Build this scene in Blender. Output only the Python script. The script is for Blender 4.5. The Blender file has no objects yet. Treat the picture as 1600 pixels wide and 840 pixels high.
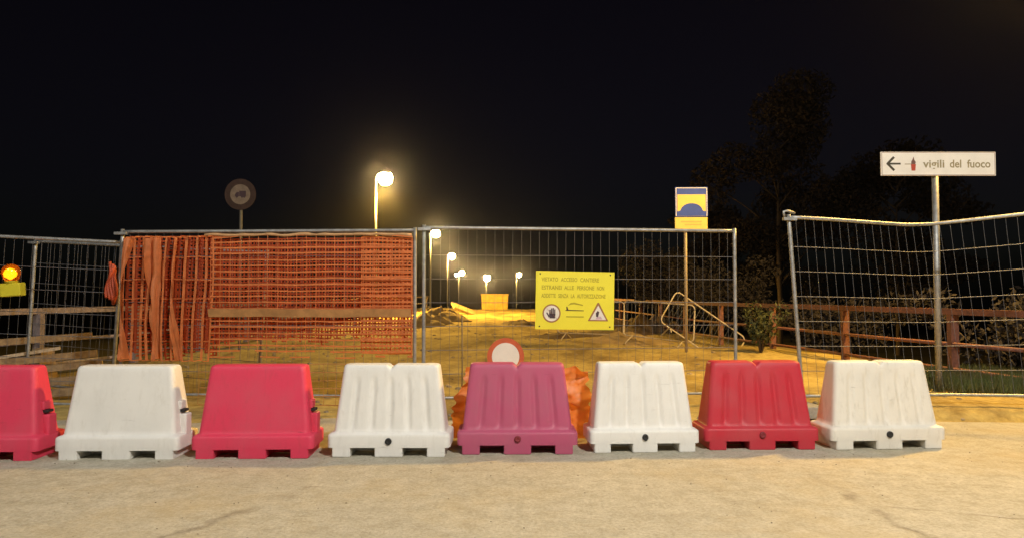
import bpy, bmesh, math, random
from mathutils import Vector, Matrix, noise
R = math.radians
random.seed(7)
S = bpy.context.scene

# ------------------------------------------------------------------ camera
H, F, HOR = 1.3, 1155.0, 458.0
cd = bpy.data.cameras.new("camera")
cam = bpy.data.objects.new("camera", cd)
S.collection.objects.link(cam)
cd.sensor_width = 36.0
cd.lens = 36.0 * F / 1600.0
cd.clip_end = 3000
PITCH = math.atan((HOR - 420.0) / F)
cam.location = (0, 0, H)
cam.rotation_euler = (math.pi / 2 + PITCH, 0, 0)
S.camera = cam

# ------------------------------------------------------------------ world
W = bpy.data.worlds.new("World")
S.world = W
W.use_nodes = True
wn = W.node_tree
bg = wn.nodes["Background"]
sky = wn.nodes.new("ShaderNodeTexSky")
sky.sky_type = 'NISHITA'
sky.sun_disc = False
sky.sun_elevation = R(30)
sky.sun_rotation = R(200)
sky.dust_density = 3.0
hs = wn.nodes.new("ShaderNodeHueSaturation")
hs.inputs['Hue'].default_value = 0.60
hs.inputs['Saturation'].default_value = 0.75
wn.links.new(sky.outputs[0], hs.inputs['Color'])
wn.links.new(hs.outputs[0], bg.inputs['Color'])
bg.inputs['Strength'].default_value = 0.0010
S.view_settings.view_transform = 'Standard'
S.view_settings.look = 'None'
S.view_settings.exposure = 0.0
S.view_settings.gamma = 1.0
S.cycles.use_denoising = True
S.cycles.max_bounces = 6
S.cycles.sample_clamp_indirect = 4.0

# ------------------------------------------------------------------ helpers
def P(px, py, d):
    """point at depth d (metres along the road) seen towards that pixel of the 1600x840 picture"""
    u, v = (px - 800) / F, (420 - py) / F
    c, s = math.cos(PITCH), math.sin(PITCH)
    k = d / (c - v * s)
    return Vector((u * k, d, H + k * (s + v * c)))

def link(o):
    S.collection.objects.link(o)
    return o

def tag(o, label=None, cat=None, group=None, kind=None):
    if label: o['label'] = label
    if cat: o['category'] = cat
    if group: o['group'] = group
    if kind: o['kind'] = kind
    return o

def empty(name, loc=(0, 0, 0), rz=0.0):
    o = bpy.data.objects.new(name, None)
    o.empty_display_size = 0.1
    o.location = loc
    o.rotation_euler = (0, 0, rz)
    return link(o)

class MB:
    def __init__(s):
        s.v, s.f = [], []
    def quad(s, a, b, c, d):
        n = len(s.v)
        s.v += [tuple(a), tuple(b), tuple(c), tuple(d)]
        s.f.append((n, n + 1, n + 2, n + 3))
    def box(s, c, sz, M=None):
        n = len(s.v)
        for dx, dy, dz in ((-1,-1,-1),(1,-1,-1),(1,1,-1),(-1,1,-1),(-1,-1,1),(1,-1,1),(1,1,1),(-1,1,1)):
            p = Vector((dx*sz[0]/2, dy*sz[1]/2, dz*sz[2]/2))
            if M: p = M @ p
            s.v.append(tuple(p + Vector(c)))
        for q in ((0,3,2,1),(4,5,6,7),(0,1,5,4),(1,2,6,5),(2,3,7,6),(3,0,4,7)):
            s.f.append(tuple(n + i for i in q))
        return s
    def bar(s, a, b, w, t, up=(0, 0, 1)):
        a, b = Vector(a), Vector(b)
        z = (b - a).normalized()
        x = z.cross(Vector(up))
        if x.length < 1e-4: x = z.cross(Vector((0, 1, 0)))
        x.normalize(); y = x.cross(z)
        n = len(s.v)
        for p in (a, b):
            for i, j in ((-1,-1),(1,-1),(1,1),(-1,1)):
                s.v.append(tuple(p + x*(i*w/2) + y*(j*t/2)))
        for q in ((0,1,2,3),(7,6,5,4),(0,4,5,1),(1,5,6,2),(2,6,7,3),(3,7,4,0)):
            s.f.append(tuple(n + i for i in q))
        return s
    def tube(s, path, r, n=8, cap=True):
        path = [Vector(p) for p in path]
        rs = r if isinstance(r, (list, tuple)) else [r] * len(path)
        prev = None
        base = len(s.v)
        for i, p in enumerate(path):
            t = (path[min(i+1, len(path)-1)] - path[max(i-1, 0)]).normalized()
            if prev is None:
                x = t.cross(Vector((0.13, 0.97, 0.21)))
                if x.length < 0.05: x = t.cross(Vector((1, 0, 0)))
            else:
                x = prev - t * prev.dot(t)
            x.normalize(); prev = x
            y = t.cross(x)
            for k in range(n):
                a = 2*math.pi*k/n
                s.v.append(tuple(p + (x*math.cos(a) + y*math.sin(a)) * rs[i]))
        for i in range(len(path)-1):
            for k in range(n):
                a = base + i*n + k; b = base + i*n + (k+1) % n
                s.f.append((a, b, b+n, a+n))
        if cap:
            s.f.append(tuple(base + k for k in reversed(range(n))))
            e = base + (len(path)-1)*n
            s.f.append(tuple(e + k for k in range(n)))
        return s
    def lathe(s, prof, n=20, M=None):
        base = len(s.v)
        for (r, z) in prof:
            for k in range(n):
                a = 2*math.pi*k/n
                p = Vector((r*math.cos(a), r*math.sin(a), z))
                if M: p = M @ p
                s.v.append(tuple(p))
        for i in range(len(prof)-1):
            for k in range(n):
                a = base+i*n+k; b = base+i*n+(k+1) % n
                s.f.append((a, b, b+n, a+n))
        s.f.append(tuple(base+k for k in reversed(range(n))))
        e = base+(len(prof)-1)*n
        s.f.append(tuple(e+k for k in range(n)))
        return s
    def prism(s, poly, y0, y1):
        """polygon in x,z (counter-clockwise seen from -y) extruded y0..y1"""
        n = len(s.v); m = len(poly)
        for y in (y0, y1):
            for (x, z) in poly: s.v.append((x, y, z))
        s.f.append(tuple(range(n, n+m)))
        s.f.append(tuple(reversed(range(n+m, n+2*m))))
        for i in range(m):
            j = (i+1) % m
            s.f.append((n+i, n+m+i, n+m+j, n+j))
        return s
    def build(s, name, m, parent=None, smooth=False, bevel=0):
        me = bpy.data.meshes.new(name)
        me.from_pydata(s.v, [], s.f)
        me.materials.append(m)
        if smooth:
            me.polygons.foreach_set('use_smooth', [True]*len(me.polygons))
        if bevel:
            bm = bmesh.new(); bm.from_mesh(me)
            bmesh.ops.remove_doubles(bm, verts=bm.verts, dist=1e-6)
            bmesh.ops.bevel(bm, geom=bm.edges[:], offset=bevel, segments=2, affect='EDGES', profile=0.6)
            bm.to_mesh(me); bm.free()
        me.update()
        o = link(bpy.data.objects.new(name, me))
        if parent: o.parent = parent
        return o

def copy_tree(o, parent=None):
    c = o.copy(); link(c); c.parent = parent
    for ch in list(o.children):
        copy_tree(ch, c)
    return c

def disc_poly(cx, cz, r, n=28, rz=None):
    rz = r if rz is None else rz
    return [(cx + r*math.cos(2*math.pi*k/n), cz + rz*math.sin(2*math.pi*k/n)) for k in range(n)]

def text_part(name, body, size, m, parent, x, z, y, width=None, align='LEFT', thick=0.0006):
    cu = bpy.data.curves.new("t", 'FONT')
    cu.body = body; cu.size = size; cu.align_x = align; cu.align_y = 'CENTER'
    cu.extrude = thick; cu.offset = .018*size; cu.resolution_u = 3
    to = link(bpy.data.objects.new("t", cu))
    dg = bpy.context.evaluated_depsgraph_get()
    me = bpy.data.meshes.new_from_object(to.evaluated_get(dg))
    bpy.data.objects.remove(to); bpy.data.curves.remove(cu)
    xs = [v.co.x for v in me.vertices]
    k = 1.0
    if width: k = width / (max(xs) - min(xs))
    me.transform(Matrix.Rotation(math.pi/2, 4, 'X') @ Matrix.Diagonal((k, 1, 1, 1)))
    me.materials.clear(); me.materials.append(m)
    me.name = name
    o = link(bpy.data.objects.new(name, me))
    o.parent = parent; o.location = (x, y, z)
    return o

# ------------------------------------------------------------------ materials
def mat(name, col, rough=0.6, metal=0.0, var=0.0, scale=8.0, col2=None, bump=0.0, bscale=40.0, emit=None, spec=0.5, trans=0.0, detail=5.0):
    m = bpy.data.materials.new(name); m.use_nodes = True
    nt = m.node_tree; b = nt.nodes["Principled BSDF"]
    b.inputs['Base Color'].default_value = (*col, 1)
    b.inputs['Roughness'].default_value = rough
    b.inputs['Metallic'].default_value = metal
    b.inputs['Specular IOR Level'].default_value = spec
    b.inputs['Transmission Weight'].default_value = trans
    tc = nt.nodes.new("ShaderNodeTexCoord")
    if var or col2:
        n = nt.nodes.new("ShaderNodeTexNoise"); n.inputs['Scale'].default_value = scale; n.inputs['Detail'].default_value = detail
        n.inputs['Roughness'].default_value = 0.65
        nt.links.new(tc.outputs['Object'], n.inputs['Vector'])
        r = nt.nodes.new("ShaderNodeValToRGB")
        c2 = col2 or tuple(c*(1-var) for c in col)
        r.color_ramp.elements[0].position = 0.36; r.color_ramp.elements[0].color = (*c2, 1)
        r.color_ramp.elements[1].position = 0.62; r.color_ramp.elements[1].color = (*col, 1)
        nt.links.new(n.outputs['Fac'], r.inputs['Fac'])
        nt.links.new(r.outputs['Color'], b.inputs['Base Color'])
    if bump:
        n2 = nt.nodes.new("ShaderNodeTexNoise"); n2.inputs['Scale'].default_value = bscale; n2.inputs['Detail'].default_value = 6
        nt.links.new(tc.outputs['Object'], n2.inputs['Vector'])
        bp = nt.nodes.new("ShaderNodeBump"); bp.inputs['Strength'].default_value = bump; bp.inputs['Distance'].default_value = 0.02
        nt.links.new(n2.outputs['Fac'], bp.inputs['Height'])
        nt.links.new(bp.outputs['Normal'], b.inputs['Normal'])
    if emit:
        b.inputs['Emission Color'].default_value = (*emit[0], 1)
        b.inputs['Emission Strength'].default_value = emit[1]
    return m

def plastic(name, col, dirt, amount=0.5, hot=None):
    """weathered moulded polyethylene: base colour, cloudy fading, scuffs"""
    m = bpy.data.materials.new(name); m.use_nodes = True
    nt = m.node_tree; b = nt.nodes["Principled BSDF"]
    tc = nt.nodes.new("ShaderNodeTexCoord")
    oi = nt.nodes.new("ShaderNodeObjectInfo")
    add = nt.nodes.new("ShaderNodeVectorMath"); add.operation = 'ADD'
    sc = nt.nodes.new("ShaderNodeVectorMath"); sc.operation = 'SCALE'; sc.inputs['Scale'].default_value = 20
    nt.links.new(oi.outputs['Random'], sc.inputs[0])
    nt.links.new(tc.outputs['Object'], add.inputs[0]); nt.links.new(sc.outputs[0], add.inputs[1])
    n1 = nt.nodes.new("ShaderNodeTexNoise"); n1.inputs['Scale'].default_value = 4.0; n1.inputs['Detail'].default_value = 6
    n2 = nt.nodes.new("ShaderNodeTexNoise"); n2.inputs['Scale'].default_value = 22.0; n2.inputs['Detail'].default_value = 8; n2.inputs['Roughness'].default_value = 0.75
    mp = nt.nodes.new("ShaderNodeMapping"); mp.inputs['Scale'].default_value = (1, 1, 0.28)
    nt.links.new(add.outputs[0], n1.inputs['Vector']); nt.links.new(add.outputs[0], mp.inputs['Vector']); nt.links.new(mp.outputs[0], n2.inputs['Vector'])
    r2 = nt.nodes.new("ShaderNodeValToRGB")
    r2.color_ramp.elements[0].position = 0.52; r2.color_ramp.elements[0].color = (0, 0, 0, 1)
    r2.color_ramp.elements[1].position = 0.75; r2.color_ramp.elements[1].color = (1, 1, 1, 1)
    nt.links.new(n2.outputs['Fac'], r2.inputs['Fac'])
    mu = nt.nodes.new("ShaderNodeMath"); mu.operation = 'MULTIPLY'; mu.inputs[1].default_value = amount
    nt.links.new(r2.outputs['Color'], mu.inputs[0])
    mix = nt.nodes.new("ShaderNodeMix"); mix.data_type = 'RGBA'
    mix.inputs['A'].default_value = (*col, 1); mix.inputs['B'].default_value = (*dirt, 1)
    nt.links.new(mu.outputs[0], mix.inputs['Factor'])
    mx2 = nt.nodes.new("ShaderNodeMix"); mx2.data_type = 'RGBA'
    fad = tuple(min(0.85, c*0.8 + 0.05) for c in col)
    mx2.inputs['B'].default_value = (*fad, 1)
    nt.links.new(mix.outputs['Result'], mx2.inputs['A'])
    r1 = nt.nodes.new("ShaderNodeMapRange"); r1.inputs['From Min'].default_value = 0.4; r1.inputs['From Max'].default_value = 0.7; r1.inputs['To Max'].default_value = 0.55
    nt.links.new(n1.outputs['Fac'], r1.inputs['Value']); nt.links.new(r1.outputs['Result'], mx2.inputs['Factor'])
    nt.links.new(mx2.outputs['Result'], b.inputs['Base Color'])
    mp3 = nt.nodes.new("ShaderNodeMapping"); mp3.inputs['Scale'].default_value = (2.2, 2.2, 26); mp3.inputs['Rotation'].default_value = (0, .22, 0)
    n3 = nt.nodes.new("ShaderNodeTexNoise"); n3.inputs['Scale'].default_value = 2.4; n3.inputs['Detail'].default_value = 7; n3.inputs['Roughness'].default_value = .7
    nt.links.new(add.outputs[0], mp3.inputs['Vector']); nt.links.new(mp3.outputs[0], n3.inputs['Vector'])
    r3 = nt.nodes.new("ShaderNodeMapRange"); r3.inputs['From Min'].default_value = .64; r3.inputs['From Max'].default_value = .74; r3.inputs['To Max'].default_value = .5
    nt.links.new(n3.outputs['Fac'], r3.inputs['Value'])
    mx3 = nt.nodes.new("ShaderNodeMix"); mx3.data_type = 'RGBA'; mx3.inputs['B'].default_value = tuple(c*.45 for c in dirt) + (1,)
    nt.links.new(r3.outputs['Result'], mx3.inputs['Factor']); nt.links.new(mx2.outputs['Result'], mx3.inputs['A'])
    nt.links.new(mx3.outputs['Result'], b.inputs['Base Color'])
    b.inputs['Roughness'].default_value = 0.5
    b.inputs['Specular IOR Level'].default_value = 0.35
    bp = nt.nodes.new("ShaderNodeBump"); bp.inputs['Strength'].default_value = 0.12; bp.inputs['Distance'].default_value = 0.01
    nt.links.new(n2.outputs['Fac'], bp.inputs['Height']); nt.links.new(bp.outputs['Normal'], b.inputs['Normal'])
    return m

M = {
 'white': plastic('white_plastic', (.80, .79, .76), (.44, .40, .33), .32),
 'white_old': plastic('aged_white_plastic', (.76, .73, .66), (.38, .33, .24), .55),
 'red': plastic('red_plastic', (.70, .05, .11), (.40, .06, .07), .40),
 'magenta': plastic('faded_magenta_plastic', (.46, .085, .17), (.36, .12, .15), .5),
 'deepred': plastic('deep_red_plastic', (.50, .028, .048), (.36, .05, .05), .45),
 'black': mat('black_rubber_and_slot_shade', (.02, .02, .02), .7),
 'galv': mat('galvanised_steel', (.42, .43, .43), .5, .55, var=.35, scale=14),
 'wire': mat('fence_wire', (.20, .20, .22), .6, .3, var=.3, scale=20),
 'wiredark': mat('thin_fence_wire', (.17, .175, .20), .7, .2, var=.3, scale=20),
 'rust': mat('rusty_red_steel', (.25, .10, .065), .75, .1, col2=(.15, .065, .045), scale=18),
 'greyrail': mat('dull_steel', (.34, .28, .28), .65, .3, var=.4, scale=15),
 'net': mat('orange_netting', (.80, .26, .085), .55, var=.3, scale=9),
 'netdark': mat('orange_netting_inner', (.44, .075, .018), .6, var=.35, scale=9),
 'sheet': mat('orange_plastic_sheet', (.88, .30, .08), .5, var=.25, scale=6),
 'wood': mat('weathered_plank', (.34, .24, .13), .8, col2=(.2, .13, .07), scale=10, bump=.3, bscale=30),
 'woodpale': mat('pale_plank', (.55, .46, .34), .8, col2=(.38, .3, .2), scale=10, bump=.3),
 'concrete': mat('grey_concrete', (.36, .34, .30), .9, var=.3, scale=14, bump=.4),
 'signyellow': mat('sign_yellow', (.90, .82, .05), .45, var=.05, scale=5),
 'ink': mat('faded_sign_ink', (.46, .39, .02), .6),
 'inkdark': mat('dark_sign_ink', (.10, .07, .02), .6),
 'signwhite': mat('sign_white', (.86, .82, .74), .45, var=.08, scale=6),
 'signred': mat('sign_red_border', (.62, .13, .05), .5, var=.2, scale=12),
 'symbol': mat('symbol_violet_black', (.06, .035, .05), .6),
 'pinkish': mat('symbol_pale_violet', (.62, .45, .52), .6),
 'brownline': mat('symbol_brown_red', (.36, .17, .06), .6),
 'blue': mat('sign_blue', (.03, .07, .45), .45, var=.15, scale=10),
 'bumpyellow': mat('sign_amber_yellow', (.82, .62, .12), .45, var=.08, scale=6),
 'signback': mat('aluminium', (.45, .45, .45), .45, .6),
 'dimlit_white': mat('dimlit_sign_face', (.26, .21, .17), .7, var=.3, scale=8),  # white face coloured dark to stand for its dim lighting
 'dimlit_red': mat('dimlit_sign_border', (.055, .03, .025), .7, var=.3, scale=8),  # red border coloured near black, its dim lighting put into the colour
 'skip': mat('yellow_painted_steel', (.60, .42, .06), .55, var=.3, scale=3),
 'pole': mat('lamp_post_paint', (.22, .21, .18), .55, .2, var=.2),
 'housing': mat('lamp_housing', (.25, .25, .24), .5, .3),
 'bulb': mat('lit_lamp_bowl', (.9, .8, .6), .4, emit=((1.0, .80, .50), 26.0)),
 'bulbwarm': mat('lit_sodium_globe', (.9, .8, .6), .4, emit=((1.0, .66, .27), 420.0)),
 'amber': mat('amber_lens', (.85, .26, .01), .15, trans=.85),
 'amberbulb': mat('lit_amber_bulb', (1, .5, .05), .5, emit=((1.0, .42, .03), 5.0)),
 'battery': mat('yellow_battery_case', (.78, .68, .04), .5, var=.1),
 'bark': mat('bark', (.10, .07, .045), .9, var=.4, scale=12),
 'leafdark': mat('dark_leaves', (.022, .016, .014), .9, col2=(.017, .013, .011), scale=.7),
 'leafgreen': mat('weed_leaves', (.07, .08, .025), .7, col2=(.045, .05, .018), scale=5),
 'grass': mat('grass_blades', (.085, .12, .03), .75, col2=(.10, .085, .03), scale=2.5),
 'sandheap': mat('heaped_sand', (.44, .32, .15), .95, col2=(.30, .21, .10), scale=3, bump=.6, bscale=9),
 'earth': mat('dark_earth', (.17, .11, .06), .95, col2=(.10, .065, .035), scale=4, bump=.7, bscale=9),
}

# road: pale dusty concrete with joints and cracks
def road_material():
    m = bpy.data.materials.new('dusty_concrete_road'); m.use_nodes = True
    nt = m.node_tree; b = nt.nodes["Principled BSDF"]
    L = nt.links.new
    tc = nt.nodes.new("ShaderNodeTexCoord")
    def nz(scale, det, rough=.6, vec=None):
        n = nt.nodes.new("ShaderNodeTexNoise"); n.inputs['Scale'].default_value = scale; n.inputs['Detail'].default_value = det; n.inputs['Roughness'].default_value = rough
        L(vec or tc.outputs['Object'], n.inputs['Vector']); return n
    def ramp(src, stops):
        r = nt.nodes.new("ShaderNodeValToRGB")
        e = r.color_ramp.elements
        while len(e) < len(stops): e.new(.5)
        for i, (p, c) in enumerate(stops): e[i].position = p; e[i].color = (*c, 1)
        L(src, r.inputs['Fac']); return r
    def mix(f, a, bb, mode='MIX'):
        x = nt.nodes.new("ShaderNodeMix"); x.data_type = 'RGBA'; x.blend_type = mode
        if isinstance(f, float): x.inputs['Factor'].default_value = f
        else: L(f, x.inputs['Factor'])
        for s, k in ((a, 'A'), (bb, 'B')):
            if isinstance(s, tuple): x.inputs[k].default_value = (*s, 1)
            else: L(s, x.inputs[k])
        return x.outputs['Result']
    big = ramp(nz(.55, 4).outputs['Fac'], [(.35, (.475, .45, .375)), (.65, (.53, .505, .425))])
    mid = ramp(nz(7, 7, .7).outputs['Fac'], [(.34, (.80, .78, .74)), (.62, (1.03, 1.03, 1.03))])
    fine = ramp(nz(42, 6, .75).outputs['Fac'], [(.34, (.76, .74, .70)), (.62, (1.08, 1.08, 1.07))])
    c = mix(1.0, big.outputs['Color'], mid.outputs['Color'], 'MULTIPLY')
    c = mix(1.0, c, fine.outputs['Color'], 'MULTIPLY')
    # yellowish sand washed across the surface
    sandn = ramp(nz(.8, 5, .6).outputs['Fac'], [(.50, (0, 0, 0)), (.74, (.40, .40, .40))])
    c = mix(sandn.outputs['Color'], c, (.50, .37, .16))
    # cracks
    sep = nt.nodes.new("ShaderNodeSeparateXYZ"); L(tc.outputs['Object'], sep.inputs[0])
    wob = nz(2.3, 6, .65)
    def ma(op, a, bb=None):
        x = nt.nodes.new("ShaderNodeMath"); x.operation = op
        for i, s in enumerate((a, bb)):
            if s is None: continue
            if isinstance(s, (int, float)): x.inputs[i].default_value = s
            else: L(s, x.inputs[i])
        return x.outputs[0]
    w0 = ma('MULTIPLY', ma('SUBTRACT', wob.outputs['Fac'], .5), .42)
    fac = None
    # (slope dx/dy, x at y=0, width, y from, y to)
    for sl, x0, wd, ya, yb in ((.53, -3.98, .022, 2.5, 5.05), (-.04, 2.36, .020, 1.0, 5.4), (-2.6, 14.2, .018, 3.9, 4.6)):
        d = ma('ABSOLUTE', ma('ADD', ma('SUBTRACT', sep.outputs['X'], ma('MULTIPLY', sep.outputs['Y'], sl)), ma('SUBTRACT', w0, x0)))
        k = nt.nodes.new("ShaderNodeMapRange"); k.inputs['From Min'].default_value = 0; k.inputs['From Max'].default_value = wd*3.2
        k.inputs['To Min'].default_value = 1; k.inputs['To Max'].default_value = 0
        L(d, k.inputs['Value'])
        g = ma('MULTIPLY', ma('GREATER_THAN', sep.outputs['Y'], ya), ma('LESS_THAN', sep.outputs['Y'], yb))
        kk = ma('MULTIPLY', k.outputs['Result'], g)
        fac = kk if fac is None else ma('MAXIMUM', fac, kk)
    fac = ma('MULTIPLY', fac, ma('MULTIPLY', ma('MAXIMUM', ma('SUBTRACT', nz(3.1, 3).outputs['Fac'], .34), 0.0), 1.7))
    c = mix(fac, c, (.10, .07, .04))
    L(c, b.inputs['Base Color'])
    b.inputs['Roughness'].default_value = .9
    b.inputs['Specular IOR Level'].default_value = .25
    bp = nt.nodes.new("ShaderNodeBump"); bp.inputs['Strength'].default_value = .55; bp.inputs['Distance'].default_value = .02
    h = ma('SUBTRACT', ma('ADD', nz(30, 8, .75).outputs['Fac'], ma('MULTIPLY', nz(5, 4).outputs['Fac'], 1.5)), fac)
    L(h, bp.inputs['Height']); L(bp.outputs['Normal'], b.inputs['Normal'])
    return m

def soil_material():
    m = bpy.data.materials.new('sandy_ground'); m.use_nodes = True
    nt = m.node_tree; b = nt.nodes["Principled BSDF"]; L = nt.links.new
    tc = nt.nodes.new("ShaderNodeTexCoord")
    at = nt.nodes.new("ShaderNodeAttribute"); at.attribute_name = 'site'
    mp = nt.nodes.new("ShaderNodeMapping"); mp.inputs['Scale'].default_value = (1, .45, 1)
    L(tc.outputs['Object'], mp.inputs['Vector'])
    def nz(scale, det, vec):
        n = nt.nodes.new("ShaderNodeTexNoise"); n.inputs['Scale'].default_value = scale; n.inputs['Detail'].default_value = det; n.inputs['Roughness'].default_value = .65
        L(vec, n.inputs['Vector']); return n
    n1 = nz(.9, 6, mp.outputs[0]); n2 = nz(9, 6, tc.outputs['Object'])
    r = nt.nodes.new("ShaderNodeValToRGB"); e = r.color_ramp.elements
    e[0].position = .36; e[0].color = (.22, .155, .06, 1); e[1].position = .58; e[1].color = (.50, .39, .14, 1)
    L(n1.outputs['Fac'], r.inputs['Fac'])
    r2 = nt.nodes.new("ShaderNodeValToRGB"); e = r2.color_ramp.elements
    e[0].position = .35; e[0].color = (.74, .71, .66, 1); e[1].position = .6; e[1].color = (1.05, 1.05, 1.05, 1)
    L(n2.outputs['Fac'], r2.inputs['Fac'])
    x = nt.nodes.new("ShaderNodeMix"); x.data_type = 'RGBA'; x.blend_type = 'MULTIPLY'; x.inputs['Factor'].default_value = 1
    L(r.outputs['Color'], x.inputs['A']); L(r2.outputs['Color'], x.inputs['B'])
    y = nt.nodes.new("ShaderNodeMix"); y.data_type = 'RGBA'
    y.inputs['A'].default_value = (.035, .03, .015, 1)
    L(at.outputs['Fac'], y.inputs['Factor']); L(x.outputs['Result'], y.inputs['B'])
    L(y.outputs['Result'], b.inputs['Base Color'])
    b.inputs['Roughness'].default_value = .95; b.inputs['Specular IOR Level'].default_value = .2
    bp = nt.nodes.new("ShaderNodeBump"); bp.inputs['Strength'].default_value = .7; bp.inputs['Distance'].default_value = .04
    L(n2.outputs['Fac'], bp.inputs['Height']); L(bp.outputs['Normal'], b.inputs['Normal'])
    return m

# ------------------------------------------------------------------ terrain and road
RAIL_R = [(6.95, 7.6), (6.5, 9.4), (5.75, 14.5), (4.95, 20), (4.5, 32), (4.3, 60)]
RAIL_L = [(-7.6, 8.2), (-7.2, 10.4), (-6.8, 12.5), (-6.6, 20), (-6.6, 34), (-6.7, 60)]
def interp(pts, y):
    if y <= pts[0][1]: return pts[0][0]
    for (x0, y0), (x1, y1) in zip(pts, pts[1:]):
        if y <= y1: return x0 + (x1-x0)*(y-y0)/(y1-y0)
    return pts[-1][0]
def sm(a, b, x):
    t = max(0, min(1, (x-a)/(b-a))); return t*t*(3-2*t)

def height(x, y):
    z = -0.05
    n = noise.fractal(Vector((x*.9, y*.9, 3.1)), 1.0, 2.0, 4)
    n2 = noise.fractal(Vector((x*.22, y*.22, 8.1)), 1.0, 2.0, 3)
    near = sm(7.0, 8.1, y + .22*noise.noise(Vector((x*.8, 0, 5))))
    z += .075*near + near*n*.022
    z += sm(9, 16, y) * n2 * .14
    # raised verge on the right, its edge nearer at the far right
    ve = 7.62 - .04*(x-3.2) + .06*noise.noise(Vector((x*1.7, 2, 1)))
    z += .10 * sm(3.0, 3.5, x) * sm(ve, ve+.09, y) * (1 - sm(11, 15, y)*.6)
    # low bank where the leaning barriers stand
    z += .03 * math.exp(-((x-3.0)/1.5)**2 - ((y-16.5)/3.0)**2)
    z -= .12 * math.exp(-((x-3.4)/1.6)**2 - ((y-18.5)/2.0)**2)
    # banks fall away outside the railings
    out = max(x - interp(RAIL_R, y) - .5, interp(RAIL_L, y) - .5 - x)
    z -= 2.6 * sm(0, 6, out) * sm(7.5, 11, y)
    if y > 61: z -= min(.05*(y-61), 9)
    return z

def graded(a, b, step, far_lo, far_hi, g=1.22):
    v = []
    x = a
    while x <= b + 1e-6: v.append(x); x += step
    s = step; x = a; lo = []
    while x > far_lo: s *= g; x -= s; lo.append(x)
    s = step; x = v[-1]; hi = []
    while x < far_hi: s *= g; x += s; hi.append(x)
    return list(reversed(lo)) + v + hi

xs = graded(-9, 9, .16, -260, 260)
ys = graded(6.8, 13, .09, 6.3, 13.1, 1.3)
ys += graded(13.3, 64, .26, 13.3, 480, 1.2)
ys = sorted(set(ys))
ys = [-60, -20, 0, 4] + [y for y in ys if y > 6]
nx = len(xs)
gv = [(x, y, height(x, y)) for y in ys for x in xs]
gf = [(j*nx+i, j*nx+i+1, (j+1)*nx+i+1, (j+1)*nx+i) for j in range(len(ys)-1) for i in range(nx-1)]
me = bpy.data.meshes.new('ground'); me.from_pydata(gv, [], gf)
me.polygons.foreach_set('use_smooth', [True]*len(me.polygons))
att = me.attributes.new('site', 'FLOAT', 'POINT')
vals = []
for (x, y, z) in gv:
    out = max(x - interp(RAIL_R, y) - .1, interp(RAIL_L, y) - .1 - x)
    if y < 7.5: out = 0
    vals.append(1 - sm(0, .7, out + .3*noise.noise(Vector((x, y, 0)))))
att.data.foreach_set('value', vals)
me.materials.append(soil_material())
tag(link(bpy.data.objects.new('ground', me)), kind='structure')

rb = MB()
rxs = graded(-8, 8, .5, -90, 90, 1.3); rys = graded(-2, 7.9, .3, -50, 7.9, 1.3)
for j in range(len(rys)):
    for i in range(len(rxs)):
        rb.v.append((rxs[i], rys[j], .012*noise.noise(Vector((rxs[i]*.5, rys[j]*.5, 1)))))
n = len(rxs)
rb.f = [(j*n+i, j*n+i+1, (j+1)*n+i+1, (j+1)*n+i) for j in range(len(rys)-1) for i in range(n-1)]
tag(rb.build('road', road_material(), smooth=True), kind='structure')

# ------------------------------------------------------------------ street lamps
def lamp_light(parent, loc, power, col, radius=.25, cone=None):
    ld = bpy.data.lights.new('lamp_light', 'SPOT' if cone else 'POINT')
    if cone: ld.spot_size = R(cone); ld.spot_blend = .28
    ld.energy = power; ld.color = col; ld.shadow_soft_size = radius
    lo = link(bpy.data.objects.new('lamp_light', ld)); lo.parent = parent; lo.location = loc
    return lo

SOD = (1.0, .56, .085)
def street_lamp(head, base_z, label, power, col=(1, .60, .16), side=1, bowl=.34, double=False, group='street lamps along the closed road'):
    """head: position of the lit bowl; the post stands half a metre to the side of it"""
    hx, hy, hz = head
    off = .55*side
    t = empty('street_lamp', (hx-off, hy, base_z))
    top = hz - base_z + .05
    MB().tube([(0, 0, 0), (0, 0, 1.2), (0, 0, top*.6), (0, 0, top-.25)], [.10, .09, .07, .055], 12).build('post', M['pole'], t, True)
    MB().tube([(0, 0, top-.27), (.02*side, 0, top-.1), (.12*side, 0, top+.06), (off*.7, 0, top+.14)], .038, 10).build('arm', M['pole'], t, True)
    MB().lathe([(.05, .32), (.14, .30), (.24, .25), (bowl*.74+.02, .17), (bowl*.74+.03, .13), (bowl*.74, .11)], 24, Matrix.Translation((off, 0, top-.05))).build('housing', M['housing'], t, True)
    prof = [(bowl*math.cos(a), -.16*bowl/.42 + bowl*math.sin(a)) for a in (R(42), R(25), R(8), R(-10), R(-28), R(-46), R(-64), R(-80), R(-88))]
    MB().lathe(prof, 24, Matrix.Translation((off, 0, top-.05))).build('glass_bowl', M['bulbwarm'] if col == SOD else M['bulb'], t, True)
    MB().lathe([(.16, 0), (.16, .05), (.11, .07), (.10, .45)], 12).build('base_plate', M['pole'], t, True)
    if col == SOD:      # sodium lantern: most of its light thrown down, a little all round
        lamp_light(t, (off, 0, top-.34-bowl*1.45), power, col, cone=167)
    else:
        lamp_light(t, (off, 0, top-.34-bowl*1.45), power, col)
    if double:
        MB().tube([(0, 0, top-.5), (-.1*side, 0, top-.42), (-.30*side, 0, top-.32)], .035, 8).build('arm', M['pole'], t, True)
        MB().lathe([(z_[0]*.75, z_[1]*.75) for z_ in prof], 20, Matrix.Translation((-.42*side, 0, top-.42))).build('glass_bowl', M['bulb'], t, True)
    return tag(t, label, 'street lamp', group)

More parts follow.
